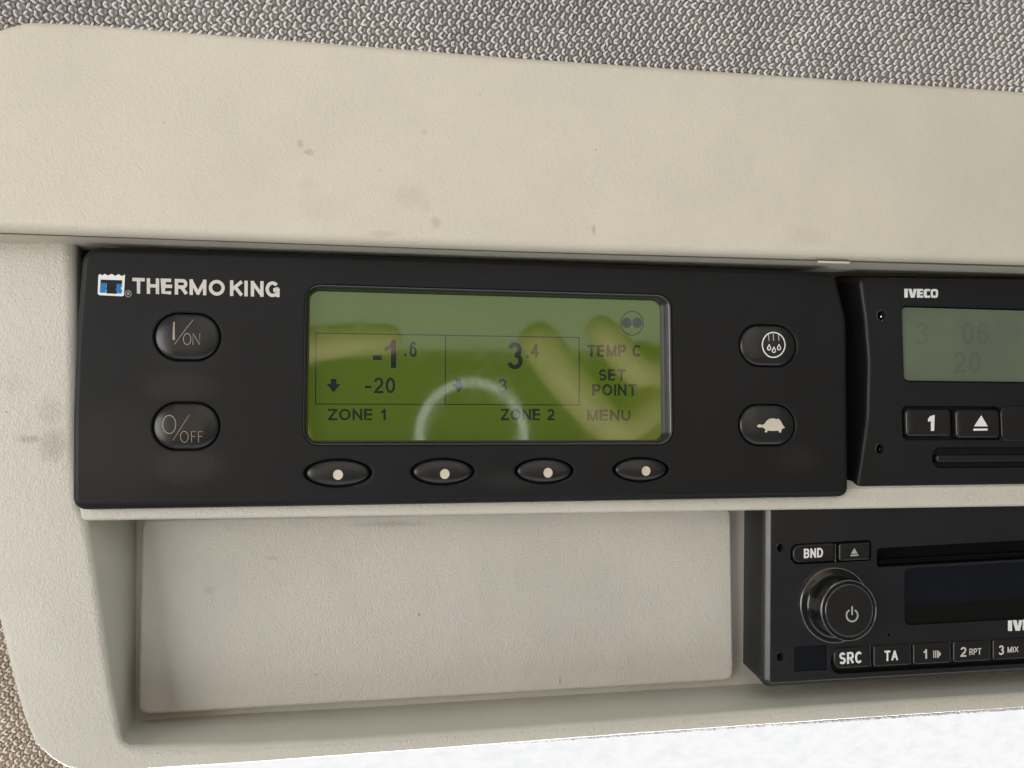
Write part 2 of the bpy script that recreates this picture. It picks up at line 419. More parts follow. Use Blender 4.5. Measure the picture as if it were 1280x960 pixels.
# headliner: rises from behind the fascia's top edge and leans out over the viewer
e0, e1 = U3(-120, 22, -6), U3(1420, 126, -6)
u = (e1-e0).normalized(); up = Vector((0,-.6,.8)); v = (up-u*up.dot(u)).normalized(); nrm = u.cross(v)
if nrm.y > 0: nrm = -nrm
fabric('headliner', e0-v*3, u, v, nrm, (e1-e0).length, 52, 11.7*.184, 8.7*.184, (M_yarn, M_weft), 'grey woven cloth headliner above the beige panel', 'headliner')
e0 = U3(-520, 1180, 34); u = Vector((.97,0,.22)).normalized(); v = Vector((-.22,.10,.97)); v = (v-u*v.dot(u)).normalized(); nrm = u.cross(v)
if nrm.y > 0: nrm = -nrm
fabric('pillar_cloth', e0, u, v, nrm, 136, 160, 8.5*.235, 6.6*.235, (M_tan, M_tan_weft), 'tan woven cloth behind the lower left corner of the console', 'cloth')

# ================================================================== OVERHEAD CONSOLE
con = thing('overhead_console', 'beige grained plastic overhead console holding three black units', 'console', U3(640, 920, 10))
# fascia: the wide panel along the top
YF = -8
fz = PG([(-190,70,0),(-30,70,30),(-4,38,40),(40,27,50),(110,29,30),(640,71.5,0),(1280,114.5,0),(1500,130,0),(1500,337,0),(1280,331,0),(640,313,0),(0,290,0),(-190,284,0)], YF+2)
fb = bmesh.new()
prof = [(1.0,14),(0.1,4),(0,-4.8)]+[(2.6*(1-math.cos(math.radians(90*k/8))), YF+3.2*(1-math.sin(math.radians(90*k/8)))) for k in range(1, 9)]+[(5.5,YF-.08)]
loft(fb, fz, prof)
fascia = obj('fascia', fb, M_fascia, con)
# thin lip under the fascia, coloured dark for the underside's shade
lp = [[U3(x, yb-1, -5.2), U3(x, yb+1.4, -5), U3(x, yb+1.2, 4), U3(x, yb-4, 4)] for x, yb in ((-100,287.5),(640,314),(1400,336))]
obj('lower_lip', sweep(lp), M_shade, con)
chip = [[U3(x, y, -6.9), U3(x, y+2.6, -6.9), U3(x, y+2.6, -5), U3(x, y, -5)] for x, y in ((1022,325.8),(1062,327.0))]
obj('clip_tab', sweep(chip), M_back, con, wn=False)
bm = lofted(PG([(-60,288.6),(6.5,289),(6.5,296),(-60,295.6)], 3.4), [(0,9),(0,3.4)]); obj('painted_gap', bm, M_hole, con, smooth=0)  # solid black block, painted darkness in place of an open gap
# back plate behind the two upper units, shade painted into its colour
obj('back_plate', lofted(PG([(-190,240),(1500,250),(1500,622),(-190,632)], 15), [(0,17),(0,15)]), M_shade, con)
# left column and bottom bar, one sweep round the corner
ST = [((-190,296),(84,296.6),(90,297),11,16,2,1.6),((-190,297),(88,298),(92,298),5.2,15,2,2.2),((-190,300),(92,301),(97,301),4.3,15,2,2.6),
 ((-190,308),(94.5,308),(101,308),4,14.5,2,3),((-185,400),(96,400),(104,400),4,14.5,2.5,2.6),((-160,560),(98,560),(106,560),4,14.5,2.5,2.6),
 ((-110,632),(104,632),(112,632),4,14.5,2.5,2.6),((-95,646),(110,646),(166,642),4,21,2.5,2.2),((-40,700),(119,700),(165.5,700),4.2,21,2.5,2),
 ((-1,770),(130,772),(165,772),4.4,21,2.5,2),((9,810),(136,820),(165,820),4.5,21,2.2,2),((19,850),(141,855),(164.5,852),4.6,21,2,1.8),((32,894),(147,888),(164.5,880),4.8,21,1.8,1.6),
 ((45,925),(150,906),(164.5,893),4.9,21,1.7,1.5),((64,944),(152,918),(164.5,899),5,21,1.6,1.4),((84,956),(156,926),(165,903),5,21,1.5,1.4),
 ((112,962),(164,930),(169,905.5),5,21,1.4,1.6),((160,961),(180,931),(181,905.5),5,21,1.2,2.6),((220,957),(225,930),(225,903),5,20.5,1.0,3.2),((300,951.5),(300,929),(300,899),5,20,.7,3.8),
 ((440,940.8),(440,922),(440,891.5),5,20,.6,4.2),((620,927.6),(620,910),(620,880.5),5,20,.6,4.2),((800,914),(800,897),(800,869.5),5,20,.6,4.2),
 ((1040,897.5),(1040,880),(1040,855),5,20,.6,4.2),((1280,882),(1280,865),(1280,841),5,20,.6,4.2),((1520,867),(1520,850),(1520,827),5,20,.6,4.2)]
rows = []
for o_, i_, b_, yf, yb, ro, ri in ST:
    O, I, B = U(*o_, yf+2), U(*i_, yf+1), U(*b_, yb); n = (I-O).normalized()
    r = [(O+n*1.2, yf+16), (O+n*.2, yf+6)]
    for k in range(0, 6):
        a = math.radians(90*k/5); r.append((O+n*ro*(1-math.cos(a)), yf+max(ro, 1.2)*1.3*(1-math.sin(a))))
    L = max((I-O).length-ro, .5); rr_ = min(ri, L*.8)
    for k in range(0, 7):
        a = math.radians(80*k/6); r.append((I+n*(rr_*.35)-n*rr_*(1.35-math.sin(a)*1.0), yf+rr_*.75*(1-math.cos(a))))
    r.append((B, yb)); r.append((B+n*.1, 26.5))
    rows.append([Vector((p.x, y, p.y)) for p, y in r])
fb = sweep(rows, caps=False); NQ = len(rows[0])-1
fb.faces.ensure_lookup_table()
for i_f, f_ in enumerate(fb.faces):          # tray wall and floor are smooth, the front is grained
    if i_f % NQ >= NQ-5: f_.material_index = 1
frame = obj('frame', fb, [M_frame, M_wall], con, smooth=60, wn=False)
# beam between the controller and the tray
bs = []
for x, yf in ((97,4.9),(104,4.1),(118,3.7),(140,3.6),(640,3.6),(1520,3.6)):
    yb = 650.2-.0155*(x-165)
    r = [U3(x, 600, yf+4), U3(x, 625-.0155*(x-165), yf)]
    e = U(x, yb, yf+.6)
    for k in range(7):
        a = math.radians(90*k/6); r.append(Vector((e.x, yf+1.3*(1-math.cos(a)), e.y+1.1*(1-math.sin(a)))))
    r.append(Vector((e.x, 22, e.y+.3))); bs.append(r)
obj('beam', sweep(bs), M_frame, con, smooth=50)
# tray: back wall and the raised insert panel
obj('tray_back', lofted(PG([(150,560),(1500,560),(1500,835),(150,915)], 24), [(0,26),(0,23.9)]), M_back, con)
ins = PG([(176.5,648,13),(914.5,634,14),(918,851,15),(171.5,895,16)], 19)
obj('tray_insert', lofted(ins, [(-.15,25)]+rnd(18.9, 1.1)), M_insert, con)
# felt seal under the bottom bar
R = random.Random(5); rows = []
for k in range(420):
    x = 420+k*2.6; yb = 940.8-.0745*(x-440) if x < 800 else 914-.0665*(x-800)
    t = min(1, (x-420)/300)
    rows.append([U3(x, yb-6, 9), U3(x, yb+.5+(2.2+R.uniform(-.45,.45))*t, 8.4+R.uniform(-.3,.3)), U3(x, yb+1.2+(3.6+R.uniform(-.5,.5))*t, 9.5), U3(x, yb-6, 14)])
obj('felt_seal', sweep(rows), M_seal, con, smooth=0)

# ================================================================== REFRIGERATION CONTROLLER (left unit)
ctl = thing('refrigeration_controller', 'wide black controller with glowing green screen and four oval keys', 'controller', U3(575, 637, 6))
tk = PG([(101,306,24),(560,320.5,0),(1046,338.5,16),(1061,400,60),(1063.5,621.5,15),(560,630.5,0),(87.5,638.5,17),(88,520,40),(92,420,60)], 0)
house = obj('housing', lofted(tk, [(.3,14),(0,5)]+[(1.9*(1-math.cos(math.radians(90*k/7))), 2.6*(1-math.sin(math.radians(90*k/7)))) for k in range(8)]), M_black, ctl)
PILL = [(193.5,392.5,274.5,449.5),(191.5,504,273.5,561.5),(925.5,407,994.5,457),(925,506.5,993,556)]
OVAL = [(422.5,591.2,37,15.5),(553.5,589.5,36,15),(680.5,588.6,34.5,14.6),(801.5,587,34,14.2)]
cuts = [lofted(rr(379,361,841,557,0,20), [(0,5),(0,-2)])]
def pocket(shape): return lofted(shape, [(-.35,3),(-.35,.25),(-.75,-.06),(-.9,-2)])
for bx in PILL: cuts.append(pocket(rr(*bx, 0, 40, 12)))
for cx, cy, a, b_ in OVAL: cuts.append(pocket(el(cx, cy, a, b_, 0)))
cut(house, cuts)
# screen: raised shiny bezel, lcd sheet, segments
class MIXS:
    def __init__(s, A, B): s.A, s.B = A, B
    def pts(s, i=0): return [p*(1-i)+q*i for p, q in zip(s.A.pts(), s.B.pts())]
bz = bmesh.new(); sh = MIXS(rr(379.5,361.5,840.5,556.5,0,20), rr(386,369.5,826.5,550,2,11))
prof = [(.0,3.5),(0,.1),(.06,-.25),(.18,-.42),(.34,-.36),(.44,-.1),(.50,.5),(.58,.75),(.66,.7),(.74,.9),(.84,1.7),(.96,2.2),(1.0,3.2)]
loft(bz, sh, prof, back=False, front=False)
obj('bezel', bz, M_rim, ctl, smooth=50, wn=False)
YL = 2.6
scr = obj('screen', lofted(rr(384,365,830,553,YL,12), [(0,YL+.6),(0,YL)]), M_lcd, ctl, smooth=30)
def seg(m, name='lcd_reading'):
    return bmesh.new(), lambda bm: obj(name, bm, m, scr, smooth=0)
bm, fin = seg(M_seg, 'lcd_grid')
for pts in ([(395,416.3),(724,422)],[(394.3,505),(724,506.2)],[(395,416),(394.5,505.5)],[(557,419),(556.5,505.7)],[(724,421.6),(724,506.6)]): stroke(bm, pts, 1.15, YL)
fin(bm)
bm, fin = seg(M_seg_bold)
shape(bm, [(495.2,424.6),(495.2,460.2),(488.6,460.2),(488.6,435.6),(481,439.8),(481,434.2),(487.4,430.6),(490.6,424.6)], YL); shape(bm, [(466,444),(477,444.2),(477,450.2),(466,450)], YL); fin(bm)
bm, fin = seg(M_seg); text(bm, '.6', (505.5,427,521,446), YL, 2.4, gap=.3); fin(bm)
bm, fin = seg(M_seg_bold); text(bm, '3', (634,427.6,653.8,461.6), YL, 5.4); fin(bm)
bm, fin = seg(M_seg); text(bm, '.4', (658,429.8,673.4,447.5), YL, 2.6, gap=.2); fin(bm)
bm, fin = seg(M_seg_bold); text(bm, '-20', (456,472,494,491.5), YL, 2.9); fin(bm)
bm, fin = seg(M_seg); text(bm, '3', (622.5,473.6,634,490.8), YL, 2.4); fin(bm)
def arrow(cx, m, name='lcd_arrow'):
    b2 = bmesh.new(); shape(b2, [(cx-3.5,473.5),(cx+3.5,473.5),(cx+3.5,480),(cx+8.5,480),(cx,490.5),(cx-8.5,480),(cx-3.5,480)], YL); obj(name, b2, m, scr, smooth=0)
arrow(417, M_seg_bold); arrow(573, M_seg)
bm, fin = seg(M_seg); text(bm, 'ZONE 1', (410,511,482,525.4), YL, 2.6); fin(bm)
bm, fin = seg(M_seg); text(bm, 'ZONE 2', (626,511,693,525.4), YL, 2.6); fin(bm)
bm, fin = seg(M_seg_pale); text(bm, 'TEMP C', (734,431,802,446), YL, 2.8); fin(bm)
bm, fin = seg(M_seg_pale); text(bm, 'SET', (748.5,461.6,782,475.8), YL, 2.6); text(bm, 'POINT', (740.5,480.2,796,494.6), YL, 2.6); fin(bm)
bm, fin = seg(M_seg_pale); text(bm, 'MENU', (734,512,788,526), YL, 2.6); fin(bm)
bm, fin = seg(M_seg_pale, 'lcd_symbol'); stroke(bm, circ(790,404,14,15), 1.4, YL, closed=True)
for s in (-6.5, 6.5): shape(bm, circ(790+s,403.5,6,6.6), YL)
fin(bm)
# keys
def pill_key(bx, deco, mat, h=1.15):
    shp = rr(*bx, -.1, 40, 12); R_ = shp.a[4]*.93
    k = obj('button', lofted(shp, dome(.25, h, R_, 8, 3)), M_key, ctl, smooth=60)
    sf = dome_at(shp, .25, h, R_); b2 = bmesh.new(); deco(b2, sf)
    bmesh.ops.subdivide_edges(b2, edges=[e for e in b2.edges if e.calc_length() > 1.2], cuts=2)
    for v_ in b2.verts: v_.co.y = sf(Vector((v_.co.x, v_.co.z)))-.07
    obj('printed_mark', b2, mat, k, smooth=0); return k
def d_on(b2, sf):
    y = -.9; shape(b2, [(216.3,402.5),(218.2,402.3),(218.6,416),(219,424),(217.4,425.8),(215.6,424),(216,414)], y)
    stroke(b2, [(241,399.6),(218,430.5)], .75, y); stroke(b2, circ(234,423.8,4.7,7,22), 1.0, y, closed=True)
    stroke(b2, [(241.2,430.8),(241.2,417),(249.6,430.6),(249.8,417)], .95, y)
def d_off(b2, sf):
    y = -.9; stroke(b2, circ(211.5,530.5,8.3,11.4,26), 1.1, y, closed=True)
    stroke(b2, [(237,518),(216,550.5)], .75, y); stroke(b2, circ(230.3,546,4.9,6.9,22), 1.0, y, closed=True)
    for x in (239.3, 247.9): stroke(b2, [(x,553),(x,539.4),(x+5.4,539.4)], .95, y); stroke(b2, [(x,545.5),(x+4.6,545.5)], .95, y)
def d_defrost(b2, sf):
    y = -.9; stroke(b2, circ(967,431,14.2,15.6,36), 1.5, y, closed=True)
    for x in (961.2, 967, 973.6): stroke(b2, [(x-.4,417),(x,426)], .6, y)
    for x, yy in ((961.3,434.5),(967.3,437.5),(973.6,434.3)):
        stroke(b2, [(x,yy-3.6),(x+2.1,yy+.6),(x+1.4,yy+2.6),(x,yy+3.1),(x-1.4,yy+2.6),(x-2.1,yy+.6)], 1.15, y, closed=True)
def d_turtle(b2, sf):
    y = -.9
    shape(b2, [(946.2,532),(949,530.3),(952.5,531.3),(956,529.4),(957.5,526.6),(961.5,523.6),(967,522.9),(970.5,524),(972.8,523.2),(975.5,525.8),(978.6,531.6),(981.3,534.6),
      (978.8,535.4),(976.6,537.4),(976.8,540.6),(973.6,540.4),(973.2,538.4),(966,538.7),(959.4,538.2),(958.6,540.4),(955.6,540.2),(957,537.2),(953.4,534.2),(949.5,534.4),(946.6,533.6)], y)
pill_key(PILL[0], d_on, M_worn); pill_key(PILL[1], d_off, M_worn)
pill_key(PILL[2], d_defrost, M_white); pill_key(PILL[3], d_turtle, M_cream)
for (cx, cy, a, b_), (dx, dy) in zip(OVAL, ((422.5,593.5),(556,592.5),(685,591),(807.5,588.8))):
    shp = el(cx, cy, a, b_, 0); R_ = shp.a[3]*.95
    k = obj('button', lofted(shp, dome(.2, 1.0, R_, 8, 3)), M_key, ctl, smooth=60)
    sf = dome_at(shp, .2, 1.0, R_); b2 = bmesh.new(); cc = el(dx, dy, 5.9, 6.2, -.8, 24)
    vs = [b2.verts.new((p.x, sf(p)-.10, p.y)) for p in cc.pts()]; b2.faces.new(vs)
    obj('printed_dot', b2, M_cream, k, smooth=0)
# maker's mark and name
b2 = bmesh.new()
top = [(123,344)]+[(123+ (157-123)*k/8, 344.6+(0 if k % 2 else -2.6)+k*.12) for k in range(0, 9)]+[(157,345)]
shape(b2, [(122.2,367.0),(123.0,344.5),(125.2,342.3),(127.6,344.4),(131.2,342.2),(134.8,344.5),(139.6,342.4),(144.2,345),(148.4,342.6),(152.2,345.2),(156.4,343.2),(155,369.2),(153,370.4),(124,369)], 0, lift=.05)
emb = obj('emblem', b2, M_white, ctl, smooth=0)
b2 = bmesh.new(); shape(b2, [(126,349.6),(152.8,350.4),(152.6,355.4),(146.6,355.2),(146.2,367.4),(133,366.8),(133.4,354.6),(125.6,354.3)], 0, lift=.08); obj('emblem_letter', b2, M_black, emb, smooth=0)
b2 = bmesh.new()
shape(b2, [(125.0,365.8),(125.6,353.6),(132,353.8),(133.2,356),(132.4,358.4),(133.6,360.4),(132.2,363),(132.2,366.2)], 0, lift=.10)
shape(b2, [(145.6,354.8),(152.2,355.2),(152.8,357.4),(151,360.2),(152.8,363.4),(151.8,367),(146.8,366.8),(146.6,364.2),(144.6,362.6),(146,359)], 0, lift=.10)
obj('emblem_patch', b2, M_blue, emb, smooth=0)
b2 = bmesh.new(); stroke(b2, circ(160.3,367.2,3.8,3.9,20), .7, 0, closed=True); text(b2, 'R', (158.9,365.2,161.9,369.2), 0, .8); obj('registered_mark', b2, M_grey, ctl, smooth=0)
b2 = bmesh.new()
def wide(b2, s, xs, y0, h, slope, y=0, bold=4.9):
    for ch, (a, c) in zip(s, xs):
        t = y0+slope*(a-xs[0][0]); text(b2, ch, (a, t, c, t+h), y, bold, slope=slope)
wide(b2, 'THERMOKING', [(165.5,181),(183.5,199),(202,216),(218.5,234.5),(237,258),(261,281),(287.5,303.5),(305.5,310.5),(313.5,329.5),(332,349.5)], 347.2, 19.6, .026, bold=4.2)
obj('lettering', b2, M_print, ctl, smooth=0)

# ================================================================== TACHOGRAPH (right, upper unit)
YT = 4
tac = thing('tachograph', 'black slot recorder with dull unlit grey screen right of the green-screen controller', 'tachograph', U3(1250, 608, 10))
tg = PG([(1073,345,11),(1080,395,60),(1084.5,450,120),(1083,520,120),(1076,570,80),(1069,611,10),(1540,604,0),(1540,351,0)], YT)
th = obj('housing', lofted(tg, [(-2.2,14),(-.6,8.2),(-.05,6.6)]+[(1.2*(1-math.cos(math.radians(90*k/6))), YT+2.2*(1-math.sin(math.radians(90*k/6)))) for k in range(1, 7)]), M_tacho, tac)
L_T = rr(1128.5,386.5,1540,481,YT,9); B1 = rr(1129.5,509.5,1190,547,YT,6); B2 = rr(1190.5,510.5,1250.5,549.5,YT,7)
SL = rr(1165,558.5,1540,584,YT,13)
cut(th, [lofted(L_T, [(.35,YT+2),(.25,YT+.3),(-.45,YT-.05),(-.5,YT-2)]),
         lofted(rr(1127.5,507.5,1251.5,550.5,YT,8), [(0,YT+2.5),(0,YT-2)]),
         lofted(SL, [(.3,YT+3),(0,YT-.05),(0,YT-2)]),
         lofted(el(1102,394.5,7.2,7.6,YT,24), [(0,YT+4),(0,YT-2)]), lofted(el(1100.5,561,8.2,8.6,YT,24), [(0,YT+4),(0,YT-2)])])
ts = obj('screen', lofted(rr(1128.5,390,1540,478,YT+1.0,7), [(0,YT+1.6),(0,YT+1.0)]), M_lcd_grey, tac, smooth=30)
b2 = bmesh.new(); text(b2, '3', (1144,402,1161,431), YT+1, 4); text(b2, '06', (1202,403,1236,430), YT+1, 4); text(b2, '20', (1192,440,1226,466), YT+1, 4); obj('lcd_reading', b2, M_seg_ghost, ts, smooth=0)
for shp, kind in ((rr(1131.5,511.5,1188,545.5,YT,6), '1'), (rr(1194,512,1248.5,547.5,YT,6), 'e')):
    k = obj('button', lofted(shp, [(0,YT+2.4)]+rnd(YT-.5, .8, 5)+[(2.2,YT-.62)]), M_key, tac)
    b2 = bmesh.new()
    if kind == '1': shape(b2, [(1162.6,520.2),(1168,518.6),(1167.4,538.6),(1163.2,538.6),(1163.4,526.2),(1159.6,527.2),(1159.8,523.4)], YT-.6, lift=.1)
    else:
        shape(b2, [(1226.3,519),(1234.4,533),(1217.2,533)], YT-.6, lift=.1); shape(b2, [(1216.4,535.8),(1234.2,535.6),(1234.2,538.2),(1216.4,538.4)], YT-.6, lift=.1)
    obj('printed_mark', b2, M_white, k, smooth=0)
obj('blank_key', lofted(rr(1250,509,1540,551,YT,10), [(0,YT+2)]+rnd(YT-.55, .35, 4)), M_key, tac)
obj('slot_bar', lofted(rr(1172,567.5,1540,577,YT+.5,4), [(0,YT+3)]+rnd(YT+.7, .7, 4)), M_key, tac)
for cx, cy in ((1102,394.5),(1100.5,561)):
    bm = bmesh.new(); rg = el(cx, cy, 8.2, 8.6, YT, 28)
    loft(bm, rg, [(0,YT+.2),(.05,YT-.12),(.22,YT-.15),(.32,YT+.1),(.34,YT+1.5)], back=False, front=False); h_ = obj('screw_hole', bm, M_rim, tac, smooth=50, wn=False)
    obj('screw', lofted(el(cx+1.5, cy+1, 4.6, 4.8, YT+2, 18), dome(YT+2.8, .9, .8, 4, YT+3.6)), M_chrome if cy < 450 else M_gloss, h_, smooth=60)
b2 = bmesh.new()
def maker(b2, x0, y0, w, h, y, n=5, slope=0.0):
    cells = [('I',0,.115),('V',.125,.37),('E',.375,.56),('C',.575,.765),('O',.78,1)]
    for ch, a, c in cells[:n]:
        t = y0+slope*w*a; X = lambda q: x0+w*(a+(c-a)*q); Y = lambda q: t+h*q
        if ch == 'I': shape(b2, [(X(.05),Y(0)),(X(.95),Y(0)),(X(.95),Y(1)),(X(.05),Y(1))], y)
        elif ch == 'V': shape(b2, [(X(0),Y(0)),(X(.4),Y(0)),(X(.54),Y(.62)),(X(.64),Y(0)),(X(1),Y(0)),(X(.74),Y(1)),(X(.28),Y(1))], y)
        elif ch == 'E': shape(b2, [(X(0),Y(0)),(X(1),Y(0)),(X(1),Y(.24)),(X(.52),Y(.24)),(X(.52),Y(.39)),(X(.94),Y(.39)),(X(.94),Y(.6)),(X(.52),Y(.6)),(X(.52),Y(.76)),(X(1),Y(.76)),(X(1),Y(1)),(X(0),Y(1))], y)
        elif ch == 'C': shape(b2, [(X(.22),Y(0)),(X(1),Y(0)),(X(1),Y(.25)),(X(.52),Y(.25)),(X(.48),Y(.32)),(X(.48),Y(.68)),(X(.52),Y(.75)),(X(1),Y(.75)),(X(1),Y(1)),(X(.22),Y(1)),(X(0),Y(.8)),(X(0),Y(.2))], y)
        else:
            t4 = h*.26; ax, ay = (X(1)-X(0)-t4)/2, (h-t4)/2
            stroke(b2, [((X(0)+X(1))/2+ax*math.copysign(abs(math.cos(q_))**.45, math.cos(q_)), Y(.5)+ay*math.copysign(abs(math.sin(q_))**.45, math.sin(q_))) for q_ in [math.radians(360*z_/28) for z_ in range(28)]], t4, y, closed=True)
maker(b2, 1130, 361, 42.5, 11, YT, slope=.01); obj('lettering', b2, M_white, tac, smooth=0)

# ================================================================== RADIO (right, lower unit)
YR = 7
rad = thing('car_radio', 'black radio with round volume knob below the slot recorder', 'radio', U3(1180, 858, 14))
rg = PG([(958,618,12),(956.5,861.5,12),(1280,842,0),(1540,827,0),(1540,612,0)], YR)
prof = [(1.9,25),(.45,12),(0,YR+2.4),(.06,YR+1.75),(.22,YR+1.33),(.5,YR+.98),(.8,YR+.66),(1.08,YR+.36),(1.3,YR+.17),(1.48,YR+.06),(1.7,YR)]
rh = obj('housing', lofted(rg, prof), M_radio, rad)
KEYS = [(1041.5,808.5,1086,834.5,'l'),(1091,806,1136.5,832,''),(1140.5,803.2,1186.5,829.3,''),(1190.5,800.5,1236.5,826.5,''),(1240,798,1287,823.5,''),(1291,795.2,1338,820.5,'')]
def kpoly(bx, y, g=0.0, r=3.0, left=0):      # keys follow the slope of their row
    x0, y0, x1, y1 = bx; s = -.055; d = (x1-x0)*s/2
    return PG([(x0-g,y0-g-d,left or r),(x1+g,y0-g+d,r),(x1+g,y1+g+d,r),(x0-g,y1+g-d,left or r)], y)
cuts = [lofted(kpoly((1038.5,806.5,1345,834.5), YR, 0, 3, 14), [(0,YR+3),(0,YR-2)]),
        lofted(kpoly((988,677.5,1089,703.5), YR, 0, 6, 13), [(0,YR+3),(0,YR-2)]),
        lofted(kpoly((1096,673,1540,697), YR, 0, 6, 6), [(0,YR+7),(0,YR-2)]),
        lofted(kpoly((1131,700,1540,770), YR, 0, 9, 9), [(0,YR+1.2),(-.15,YR-.02),(-.15,YR-2)]),
        lofted(kpoly((993.5,807.5,1034,838), YR, 0, 1.5), [(0,YR+.3),(-.1,YR-.01),(-.1,YR-2)]),
        lofted(el(975.5,685,5.4,6,YR,24), [(0,YR+6),(0,YR-2)]), lofted(el(975.5,821.5,5.4,6.3,YR,24), [(0,YR+6),(0,YR-2)]),
        lofted(el(1111,793.5,1.7,2.2,YR,14), [(0,YR+3),(0,YR-2)])]
cut(rh, cuts)
obj('disc_slot', lofted(kpoly((1097,674,1540,696), YR, 0, 6, 6), [(0,YR+6.9),(0,YR+3.4)]), M_hole, rad, smooth=30)
obj('slot_flap', lofted(kpoly((1100,688,1540,695.5), YR+1, 0, 2), [(0,YR+3.5)]+rnd(YR+1.4, .5, 3)), M_hole, rad)
dz = obj('display', lofted(kpoly((1130,699,1540,771), YR, 0, 9, 9), [(0,YR+1.3),(0,YR+.55)]), M_disp, rad, smooth=30)
obj('display_band', lofted(kpoly((1132.5,746,1540,769.5), YR+.5, 0, 4), [(0,YR+.56),(0,YR+.45)]), M_disp_low, dz, smooth=30)
obj('blank_window', lofted(kpoly((993.5,807.5,1034,838), YR, -.2, 1.5), [(0,YR+1),(0,YR+.14)]), M_disp, rad, smooth=30)
def rkey(bx, left, mk, mat=M_white):
    k = obj('button', lofted(kpoly(bx, YR, 0, 3.2, left), [(0,YR+2.9)]+rnd(YR-.5, .5, 5)), M_key, rad)
    b2 = bmesh.new(); mk(b2, YR-.54); obj('printed_mark', b2, mat, k, smooth=0); return k
def sep(x, y0, y1):
    b2 = bmesh.new(); loft(b2, PG([(x-1.6,y0,1),(x+1.6,y0-.2,1),(x+1.6,y1-.2,1),(x-1.6,y1,1)], YR), [(0,YR+2.9)]+rnd(YR-.15, .3, 3)); obj('divider', b2, M_gloss, rad)
def row(b2, s, box, y, w): text(b2, s, box, y, w, lift=.06, slope=-.055, gap=.14)
rkey((990.5,679.8,1042,702.2), 12, lambda b, y: row(b, 'BND', (1004.6,686,1028.6,697.8), y, 2.2))
def m_ej(b, y): shape(b, [(1067.6,685),(1072,692),(1063.4,692.3)], y, lift=.08); shape(b, [(1063,693.4),(1072.8,693),(1072.8,694.8),(1063,695.2)], y, lift=.08)
rkey((1048,678.4,1086.5,700.2), 3, m_ej, M_grey); sep(1045, 679.5, 703)
rkey(KEYS[0][:4], 12, lambda b, y: row(b, 'SRC', (1048.8,815.6,1078,830.4), y, 2.7))
rkey(KEYS[1][:4], 3, lambda b, y: row(b, 'TA', (1105.4,813.4,1122.4,826.4), y, 2.3), M_white)
def m_1(b, y):
    row(b, '1', (1153.4,811.6,1158.6,823.6), y, 2.1)
    for x in (1166.4,1168.8,1171.0): shape(b, [(x,813),(x+1.2,813),(x+1.2,822.2),(x,822.4)], y, lift=.08)
    shape(b, [(1172.6,812.8),(1176.2,817.4),(1172.6,822.2)], y, lift=.08)
rkey(KEYS[2][:4], 3, m_1, M_print)
def m_2(b, y): row(b, '2', (1200.2,808.9,1207.8,821.1), y, 2.1); row(b, 'RPT', (1211.4,810.8,1226.4,818.8), y, 1.25)
rkey(KEYS[3][:4], 3, m_2, M_print)
def m_3(b, y): row(b, '3', (1248,806.8,1255,818.8), y, 2.0); row(b, 'MIX', (1259.2,808.6,1272.8,815.8), y, 1.2)
rkey(KEYS[4][:4], 3, m_3, M_print)
rkey(KEYS[5][:4], 3, lambda b, y: row(b, '4', (1302,804,1309,815.6), y, 2.0), M_print)
for a_, b_ in zip(KEYS, KEYS[1:]): sep((a_[2]+b_[0])/2, (a_[1]+b_[1])/2-.2, (a_[3]+b_[3])/2-.2)
b2 = bmesh.new(); maker(b2, 1259.5, 775.5, 50, 13.2, YR, slope=-.05); obj('lettering', b2, M_white, rad, smooth=0)
for cx, cy in ((975.5,685),(975.5,821.5)):
    bm = bmesh.new(); loft(bm, el(cx, cy, 6.0, 6.6, YR, 28), [(0,YR+.2),(.05,YR-.06),(.16,YR-.08),(.2,YR+.1),(.22,YR+3)], back=False, front=False); obj('key_hole', bm, M_rim, rad, smooth=50, wn=False)
# knob: flange with chrome ring, waisted body, front ring and cap
kc = U(1042.3, 755.8, YR); mm = lambda y: (DIST+y)/F_PX
kb = bmesh.new(); k1 = EL(kc.x, kc.y, 49*mm(YR), 49*mm(YR), 72)
loft(kb, k1, [(0,YR+1),(0,YR-.5),(.25,YR-.75),(1.2,YR-.75),(2.0,YR-1.1),(2.35,YR-2.2),(2.45,YR-5.6),(2.15,YR-6.4),(2.2,YR-6.9),(2.6,YR-7.15)], front=True)
knob = obj('knob', kb, M_gloss, rad, smooth=50)
def ring(name, r_out, y, w, m, h=.28):
    bm = bmesh.new(); loft(bm, EL(kc.x, kc.y, r_out, r_out, 72), [(0,y+.3),(0,y),(w*.3,y-h),(w*.7,y-h),(w,y),(w,y+.3)], back=False, front=False); obj(name, bm, m, knob, smooth=50, wn=False)
R0 = k1.a[2]
ring('base_ring', R0+.15, YR-.55, .36, M_chrome); ring('front_ring', R0-2.1, YR-6.95, .28, M_chrome)
kcap = obj('cap', lofted(EL(kc.x, kc.y, R0-3.35, R0-3.35, 64), [(0,YR-6.6)]+rnd(YR-7.3, .3, 3)+[(2,YR-7.36)]), M_key, knob, smooth=50)
ring('cap_ring', R0-3.2, YR-7.05, .2, M_chrome, .2)
yk = YR-7.4; pc = (1065, 768)
b2 = bmesh.new(); stroke(b2, circ(pc[0],pc[1]+1.2,7.0,7.6,26,-62,242), 2.0, yk); shape(b2, [(pc[0]-1,pc[1]-10.2),(pc[0]+1,pc[1]-10.2),(pc[0]+1,pc[1]+.6),(pc[0]-1,pc[1]+.6)], yk)
obj('power_symbol', b2, M_grey, kcap, smooth=0)
pn = bmesh.new(); loft(pn, EL(kc.x-6.9, kc.y-.4, 1.1, .35, 16), [(0,YR-.5),(0,YR-2.2),(.1,YR-2.4)]); obj('pointer', pn, M_key, knob, smooth=50)

